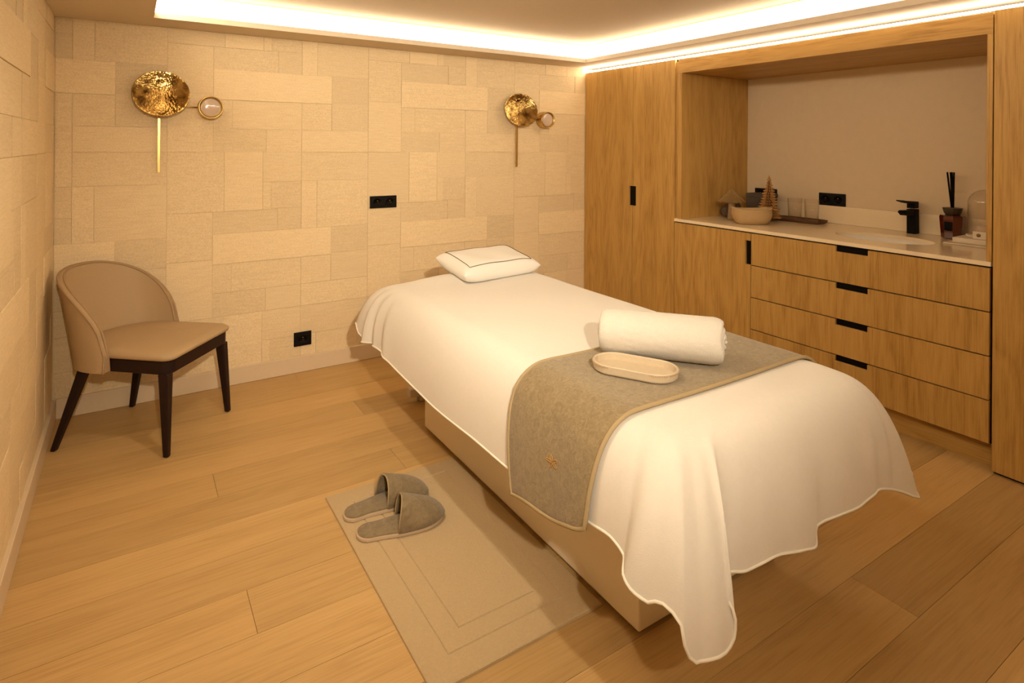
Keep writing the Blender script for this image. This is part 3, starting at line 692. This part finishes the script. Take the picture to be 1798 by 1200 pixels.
# ------------------------------------------------------------------ slippers
def slipper(heel, toe, label, flip, squash):
    h = Vector((*heel, 0)); t = Vector((*toe, 0)); d = t-h; LS = d.length
    e = empty('slipper', (h.x, h.y, .0117), math.atan2(d.y, d.x)); tag(e, label, 'slipper', 'pair of taupe slippers')
    def hw(x):          # half width along the sole, both sides a little different
        u = x/LS
        base = .046+.016*math.sin(PI*min(1, max(0, (u-.25)/.9)))
        end = math.sqrt(max(0, 1-max(0, (.13-u)/.13)**2))*math.sqrt(max(0, 1-max(0, (u-.74)/.26)**2.2))
        return base*end
    ns = 26; P = []
    for i in range(ns+1): x = LS*(1-math.cos(PI*i/ns))/2; P.append((x, -hw(x)+(.010*flip*math.sin(PI*x/LS))))
    for i in range(ns-1, 0, -1): x = LS*(1-math.cos(PI*i/ns))/2; P.append((x, hw(x)+(.010*flip*math.sin(PI*x/LS))))
    V = []; F = []; n = len(P); cx, cy = LS/2, 0
    for sc, z in ((.97, .0003), (1.0, .004), (1.0, .013), (.985, .0155)):
        V += [(cx+(x-cx)*sc, cy+(y-cy)*sc, z+.012*max(0, (x/LS-.75))*1.2) for x, y in P]
    for i in range(3):
        for j in range(n): F.append((i*n+j, i*n+(j+1) % n, (i+1)*n+(j+1) % n, (i+1)*n+j))
    F += [tuple(range(n))[::-1], tuple(range(3*n, 4*n))]
    mesh('sole', V, F, SOLE, e, False)
    V = []; F = []
    for sc, z in ((.97, .0157), (.965, .021), (.93, .023), (.5, .0235)):
        V += [(cx+(x-cx)*sc, cy+(y-cy)*sc, z+.012*max(0, (x/LS-.75))*1.2) for x, y in P]
    for i in range(3):
        for j in range(n): F.append((i*n+j, i*n+(j+1) % n, (i+1)*n+(j+1) % n, (i+1)*n+j))
    F.append(tuple(range(3*n, 4*n)))
    mesh('insole', V, F, SLIP, e, True)
    V = []; F = []; NU, NV = 18, 20
    for i in range(NU+1):
        for j in range(NV+1):
            v = -1+2*j/NV; a = v*PI/2
            u0 = .50-.05*abs(v)**1.5-.02*v*flip          # opening runs back along the sides
            u = u0+(1.0-u0)*(1-(1-i/NU)**1.4); x = LS*u*.997
            w = hw(min(x, LS*.999))*1.0
            tt = max(0, (u-.44)/.56)
            hgt = (.098*squash*(1-tt)**.75+.020*(1-tt**8)) if tt < 1 else 0
            y = w*math.sin(a)*(1+.04*math.cos(a))+.010*flip*math.sin(PI*x/LS)
            z = .017+max(0, hgt)*math.cos(a)**.75+.010*max(0, tt-.5)
            z -= .006*math.sin(5*u+4*v)*(1-abs(v))*(1-squash)*6*max(0, 1-abs(tt-.5)*2)
            V.append((x, y, z))
    for i in range(NU):
        for j in range(NV): F.append((i*(NV+1)+j, i*(NV+1)+j+1, (i+1)*(NV+1)+j+1, (i+1)*(NV+1)+j))
    o = mesh('upper', V, F, SLIP, e, True); mod(o, 'SOLIDIFY', thickness=.006, offset=-1)
    tube('opening_trim', [V[j] for j in range(NV+1)], .0035, PLUSHHEM, e, 6)
slipper((.722, 2.202), (1.062, 2.154), 'taupe slipper on the near side of the pair, its opening standing upright', -1, 1.0)
slipper((.714, 2.335), (1.068, 2.326), 'taupe slipper on the far side of the pair with a dented toe', 1, .92)

# ------------------------------------------------------------------ chair
CF = Vector((.791, -.612, 0)); CL = Vector((.612, .791, 0)); C0 = Vector((.09, 3.63, 0))
ch = empty('chair', C0); tag(ch, 'beige upholstered tub chair on dark wooden legs in the back left corner', 'chair')
def cl(f, l, z): p = CF*f+CL*l; return (p.x, p.y, z)
def leg(top, bot, zt, rt_, rb):
    V = []
    for (f, l), z, r in ((bot, .0005, rb), (top, zt, rt_)):
        V += [cl(f+a*r, l+b*r, z) for a, b in ((-1, -1), (1, -1), (1, 1), (-1, 1))]
    F = [(0, 3, 2, 1), (4, 5, 6, 7), (0, 1, 5, 4), (1, 2, 6, 5), (2, 3, 7, 6), (3, 0, 4, 7)]
    o = mesh('leg', V, F, WENGE, ch); mod(o, 'BEVEL', width=.006, segments=2)
leg((.250, -.238), (.266, -.248), .398, .024, .013)
leg((.250, .226), (.280, .244), .392, .024, .013)
leg((-.185, -.205), (-.312, -.252), .41, .023, .013)
leg((-.190, .190), (-.290, .244), .41, .023, .013)
def seat_outline(wf, ff, wb_, fb, rf=.05, n=6):
    P = []
    def arc(cx, cy, r, a0, a1):
        for i in range(n+1): a = a0+(a1-a0)*i/n; P.append((cx+r*math.cos(a), cy+r*math.sin(a)))
    arc(ff-rf, -wf+rf, rf, -PI/2, 0); arc(ff-rf, wf-rf, rf, 0, PI/2)
    m_ = 14
    for i in range(m_+1):
        a = PI/2+PI*i/m_; P.append((fb*.0-.02+(.02+fb)*0+(-.02-abs(fb+.02)*max(0, -math.cos(a))**.8 if True else 0), wb_*math.sin(a)))
    return P
so = seat_outline(.262, .292, .245, -.285)
prism('seat_frame', so, lambda a, b, d: cl(a-.012, b*.97, d), .392, .455, WENGE, ch, bev=.004)
V = []; F = []; n = len(so)
lv = [(.965, .4555), (1.0, .462), (1.008, .475), (.995, .488), (.955, .497), (.85, .503), (.6, .507), (.25, .508)]
for sc, z in lv:
    for a, b in so:
        V.append(cl(.01+(a-.01)*sc, b*sc, z-(.010*max(0, a-.15)/.14 if z > .48 else 0)))
for i in range(len(lv)-1):
    for j in range(n): F.append((i*n+j, i*n+(j+1) % n, (i+1)*n+(j+1) % n, (i+1)*n+j))
F += [tuple(range(n))[::-1], tuple(range((len(lv)-1)*n, len(lv)*n))]
mesh('seat_cushion', V, F, CHAIRF, ch, True)
# wrap-around backrest
def back_pt(th, w, inner):
    """th -90..90 deg around, w 0..1 from lower to upper rim"""
    s, c = math.sin(th), math.cos(th)
    ff = -.035-.262*max(0, c)**.75; ll = .262*math.copysign(abs(s)**.85, s)
    zt_ = .47+.385*max(0, c)**.42
    zb = .395
    z = zb+(zt_-zb)*w
    lean = .25*max(0, z-.42)*max(0, c)**.5
    th_ = .020*(-1 if inner else 1)*(1-.35*w)
    nx, nl = -max(0, c)**.9, s
    L_ = math.hypot(nx, nl); nx /= L_; nl /= L_
    return cl(ff+nx*(th_+lean), ll+nl*(th_+lean*.55), z)
NA, NWW = 40, 12
V = []; F = []
for k_, inner in enumerate((False, True)):
    for i in range(NA+1):
        th = (-PI/2+PI*i/NA)
        for j in range(NWW+1): V.append(back_pt(th, j/NWW, inner))
K = (NA+1)*(NWW+1); q = lambda i, j: i*(NWW+1)+j
for i in range(NA):
    for j in range(NWW):
        F.append((q(i, j), q(i+1, j), q(i+1, j+1), q(i, j+1))); F.append((K+q(i, j), K+q(i, j+1), K+q(i+1, j+1), K+q(i+1, j)))
    F.append((q(i, NWW), q(i+1, NWW), K+q(i+1, NWW), K+q(i, NWW))); F.append((q(i, 0), K+q(i, 0), K+q(i+1, 0), q(i+1, 0)))
for j in range(NWW):
    F.append((q(0, j), q(0, j+1), K+q(0, j+1), K+q(0, j))); F.append((q(NA, j), K+q(NA, j), K+q(NA, j+1), q(NA, j+1)))
bk = mesh('backrest', V, F, CHAIRF, ch, True); mod(bk, 'BEVEL', width=.010, segments=3, limit_method='ANGLE', angle_limit=math.radians(50))
for inner in (False, True):
    pts = [back_pt(-PI/2, j/8, inner) for j in range(0, 8)]+[back_pt(-PI/2+PI*i/60, 1, inner) for i in range(61)]+[back_pt(PI/2, j/8, inner) for j in range(7, -1, -1)]
    if not inner: pts = pts
    tube('piping', [Vector(p)+Vector((0, 0, .0 if inner else .0)) for p in pts], .0052, PIPC, bk, 6)

# ------------------------------------------------------------------ things on the worktop
ZW = .9765
def rough_blob(name, c, sx, sy, sz, mat, parent, seed, amp=.18, flat=True):
    rnd = random.Random(seed); bm = bmesh.new(); bmesh.ops.create_icosphere(bm, subdivisions=3, radius=1)
    ph = [rnd.uniform(0, 6) for _ in range(6)]
    for v in bm.verts:
        p = v.co; k_ = 1+amp*(math.sin(2.3*p.x+ph[0])*math.sin(2.1*p.y+ph[1])+.6*math.sin(4*p.z+ph[2])*math.sin(3.7*p.x+ph[3]))
        v.co = Vector((p.x*sx*k_, p.y*sy*k_, max(p.z, -.55 if flat else -9)*sz*k_))
    mz = min(v.co.z for v in bm.verts)
    for v in bm.verts: v.co += Vector((c[0], c[1], c[2]-mz))
    me = bpy.data.meshes.new(name); bm.to_mesh(me); bm.free(); return link(name, me, mat, parent, True)
DARKSTONE = plain('dark_stone', (.10, .062, .036), .8, var=.35, vscale=40, bump=.5, bscale=60)
STRAW = plain('straw', (.32, .19, .065), .85, var=.4, vscale=120)
STEMW = plain('pale_driftwood', (.34, .22, .12), .85, var=.25, vscale=60)
st = empty('stone', (3.80, 2.872, ZW)); tag(st, 'dark rounded stone at the left end of the worktop behind the basket', 'stone')
rough_blob('rock', (0, 0, 0), .080, .062, .068, DARKSTONE, st, 3)
mu = empty('straw_mushroom', (3.63, 2.737, ZW)); tag(mu, 'decorative mushroom with a straw cap behind the felt basket', 'ornament')
lathe('stem', [(0, .0005), (.030, .0005), (.028, .02), (.025, .06), (.023, .11), (.024, .135), (0, .14)], STEMW, mu, 16)
V = []; F = []; rnd = random.Random(5)
cap = lathe('cap', [(.012, .212), (.028, .195), (.052, .165), (.072, .138), (.070, .131), (.045, .137), (.015, .141), (0, .141)], STRAW, mu, 28, wob=lambda a, i: 1+.06*math.sin(9*a+i)+.03*math.sin(15*a))
for i in range(90):
    a = 2*PI*i/90+rnd.uniform(-.03, .03); l_ = rnd.uniform(.9, 1.10); w_ = .0018
    p0 = Vector((.010*math.cos(a), .010*math.sin(a), .2165)); p1 = Vector((.045*math.cos(a), .045*math.sin(a), .178)); p2 = Vector((.086*l_*math.cos(a), .086*l_*math.sin(a), .132-rnd.uniform(0, .008)))
    sd2 = Vector((-math.sin(a), math.cos(a), 0))*w_; u3 = Vector((0, 0, .003)); b0 = len(V)
    for p in (p0, p1, p2): V += [p-sd2, p+sd2, p+u3]
    for r_ in range(2):
        for e in range(3): F.append((b0+r_*3+e, b0+r_*3+(e+1) % 3, b0+(r_+1)*3+(e+1) % 3, b0+(r_+1)*3+e))
    F += [(b0, b0+2, b0+1), (b0+6, b0+7, b0+8)]
tag(mesh('straw_strands', V, F, STRAW, mu), kind='stuff')
# dark grey box
db = empty('fabric_box', (3.975, 2.735, ZW)); tag(db, 'dark grey fabric box in the niche corner behind the mushroom', 'box')
GREYF = plain('charcoal_fabric', (.10, .075, .055), .9, var=.15, vscale=90, bump=.3, bscale=300)
box('box_body', -.070, .070, -.085, .085, .0005, .15, GREYF, db, .006, 2); box('lid', -.073, .073, -.088, .088, .1505, .178, GREYF, db, .005, 2)
# felt basket
bw = empty('felt_basket', (3.575, 2.535, ZW), math.radians(-35)); tag(bw, 'low oval cream felt basket at the front of the worktop', 'basket')
FELT = plain('cream_felt', (.50, .335, .165), .9, spec=.1, var=.06, vscale=60, bump=.2, bscale=240)
def oval(hl, hw, z, ex=2.6, n=40):
    P = []
    for i in range(n):
        a = 2*PI*i/n; c_, s_ = math.cos(a), math.sin(a)
        P.append((hl*math.copysign(abs(c_)**(2/ex), c_), hw*math.copysign(abs(s_)**(2/ex), s_), z))
    return P
LP = [oval(.094, .066, .0005), oval(.104, .075, .005), oval(.122, .092, .034), oval(.130, .100, .068), oval(.127, .097, .088), oval(.131, .101, .098), oval(.127, .097, .099), oval(.122, .092, .088), oval(.120, .090, .06), oval(.095, .065, .010)]
V = [p for l_ in LP for p in l_]; n = 40; F = []
for i in range(len(LP)-1):
    for j in range(n): F.append((i*n+j, i*n+(j+1) % n, (i+1)*n+(j+1) % n, (i+1)*n+j))
F += [tuple(range(n))[::-1], tuple(range((len(LP)-1)*n, len(LP)*n))]
V = [(x, y, z+(.012*(abs(x)/.12)**3 if z > .08 else 0)) for x, y, z in V]
mesh('basket_body', V, F, FELT, bw, True)
# wooden fir tree
ft = empty('wooden_fir_tree', (3.815, 2.566, ZW)); tag(ft, 'carved orange-brown wooden fir tree on the worktop', 'ornament')
FIRW = plain('fir_wood', (.42, .205, .055), .6, var=.3, vscale=50)
lathe('trunk', [(0, .0005), (.030, .0005), (.032, .012), (.028, .05), (.018, .18), (.007, .28), (0, .315)], plain('fir_core', (.12, .05, .012), .8), ft, 16)
V = []; F = []; T = 15; rnd = random.Random(11)
for t in range(T):
    u = t/(T-1); z = .024+.262*u; rO = .066*(1-u)**.9+.012; rI = rO*.42; m_ = max(5, int(11*(1-u)+5))
    for i in range(m_):
        a = 2*PI*(i+.5*(t % 2))/m_+rnd.uniform(-.08, .08); da = PI/m_*.7; b0 = len(V); rO_ = rO*rnd.uniform(.92, 1.18); dz = rnd.uniform(-.003, .003)
        for an, r_, zz in ((a-da, rI, z+.004), (a+da, rI, z+.004), (a+da*.6, rO_*.85, z-.004), (a, rO_*1.1, z+.003+dz), (a-da*.6, rO_*.85, z-.004), (a, rI, z+.016), (a, rO_*.9, z+.007)):
            V.append((r_*math.cos(an), r_*math.sin(an), zz))
        F += [(b0, b0+4, b0+3, b0+2, b0+1), (b0, b0+5, b0+6, b0+4), (b0+4, b0+6, b0+3), (b0+5, b0+1, b0+2, b0+6), (b0+6, b0+2, b0+3), (b0, b0+1, b0+5)]
tag(mesh('branch_scales', V, F, FIRW, ft), kind='stuff')
lathe('tip', [(.016, .285), (.010, .30), (0, .325)], FIRW, ft, 8, smooth=False)
# dark wooden tray with two tumblers
DWOOD = plain('dark_walnut', (.13, .055, .022), .5, var=.3, vscale=30)
wtray = empty('wooden_tray', (3.975, 2.435, ZW), PI/2); tag(wtray, 'narrow dark wooden tray under the two clear glasses', 'tray')
LP = [oval(.165, .062, .0005, 5), oval(.175, .072, .008, 5), oval(.182, .078, .022, 5), oval(.178, .074, .024, 5), oval(.168, .064, .012, 5)]
V = [p for l_ in LP for p in l_]; F = []
for i in range(len(LP)-1):
    for j in range(n): F.append((i*n+j, i*n+(j+1) % n, (i+1)*n+(j+1) % n, (i+1)*n+j))
F += [tuple(range(n))[::-1], tuple(range((len(LP)-1)*n, len(LP)*n))]
mesh('tray_body', V, F, DWOOD, wtray)
def tumbler(x, y, label):
    t = empty('drinking_glass', (x, y, ZW+.0125)); tag(t, label, 'glass', 'two tumblers on the wooden tray')
    lathe('tumbler', [(0, .0005), (.040, .0005), (.043, .003), (.049, .148), (.0485, .150), (.047, .148), (.0405, .010), (0, .009)], GLASS, t, 32)
tumbler(3.975, 2.470, 'clear straight drinking glass on the tray, nearer the fir tree')
tumbler(3.975, 2.345, 'clear straight drinking glass on the tray, nearer the socket and tap')
# reed diffuser
rd = empty('reed_diffuser', (4.02, 1.523, ZW)); tag(rd, 'amber square glass reed diffuser bottle with black sticks', 'diffuser')
AMBER = plain('amber_glass', (.10, .018, .006), .10, spec=.6, coat=.6)
def ngon(r, z, k_=8, rot=PI/8, sx=1, sy=1): return [(sx*r*math.cos(rot+2*PI*i/k_), sy*r*math.sin(rot+2*PI*i/k_), z) for i in range(k_)]
def loft(name, loops_, mat, parent):
    k_ = len(loops_[0]); V = [p for l_ in loops_ for p in l_]; F = []
    for i in range(len(loops_)-1):
        for j in range(k_): F.append((i*k_+j, i*k_+(j+1) % k_, (i+1)*k_+(j+1) % k_, (i+1)*k_+j))
    F += [tuple(range(k_))[::-1], tuple(range((len(loops_)-1)*k_, len(loops_)*k_))]
    return mesh(name, V, F, mat, parent)
bo = loft('bottle', [ngon(.050, .0005), ngon(.054, .005), ngon(.064, .125), ngon(.060, .135), ngon(.034, .139)], AMBER, rd)
loft('collar', [ngon(.036, .1395, 12), ngon(.042, .15, 12), ngon(.050, .178, 12), ngon(.036, .180, 12)], plain('dark_knurled_cap', (.05, .035, .02), .4, var=.4, vscale=200), rd)
box('bottle_label', -.0585, -.0565, -.02, .02, .05, .10, BLACK, bo)
for dx, dy in ((-.006, .018), (0, .004), (.004, -.012), (.002, -.002)):
    tube('reed', [(0, dy*.25, .17), (dx, dy+.008, .385)], .0045, BLACK, rd, 6)
# soap stand with glass dome
sd_ = empty('display_stand', (3.90, 1.32, ZW)); tag(sd_, 'low white stand under the glass dome at the right end of the worktop', 'stand')
WHT = plain('white_card', (.78, .66, .5), .6)
def slab(name, x0, x1, y0, y1, z0, z1, m_, parent): return box(name, x0, x1, y0, y1, z0, z1, m_, parent, .002)
slab('foot_plate', -.13, .15, -.17, .155, .0005, .008, WHT, sd_)
slab('slab', -.09, .145, -.17, .125, .0085, .036, WHT, sd_)
tag(slab('name_card', 3.822, 3.828, 1.285, 1.355, ZW+.0365, ZW+.078, WHT, None), 'small upright white card with a dark round emblem before the glass dome', 'card')
em = lathe('card_emblem', [(0, 0), (.010, 0), (.010, .0006), (0, .0006)], plain('emblem_ink', (.22, .14, .07), .7), bpy.data.objects['name_card'], 20, M4=Matrix.Translation((3.8215, 1.328, ZW+.058)) @ Matrix.Rotation(-PI/2, 4, 'Y'))
gd = empty('glass_dome', (3.945, 1.342, ZW+.0365)); tag(gd, 'tall clear glass dome at the right end of the niche', 'glass dome')
dp = [(.075, .012), (.078, .012)]+[(.078, .03), (.078, .185)]+[(.078*math.cos(a), .185+.078*math.sin(a)) for a in [i*PI/2/10 for i in range(1, 10)]]+[(0, .263)]
dp_in = [(max(r-.0025, 0), z-(.0025 if r < .077 else 0)) for r, z in dp[2:]][::-1]
lathe('dome', dp_in+[(.0755, .012), (.078, .012)]+dp[2:], GLASS, gd, 40)
lathe('dome_base', [(0, .0115), (.084, .0115), (.084, .0005), (0, .0005)][::-1], WHT, gd, 32)
lathe('candle', [(0, .012), (.035, .012), (.035, .06), (.008, .062), (0, .06)], plain('cream_wax', (.66, .52, .36), .5), gd, 24)
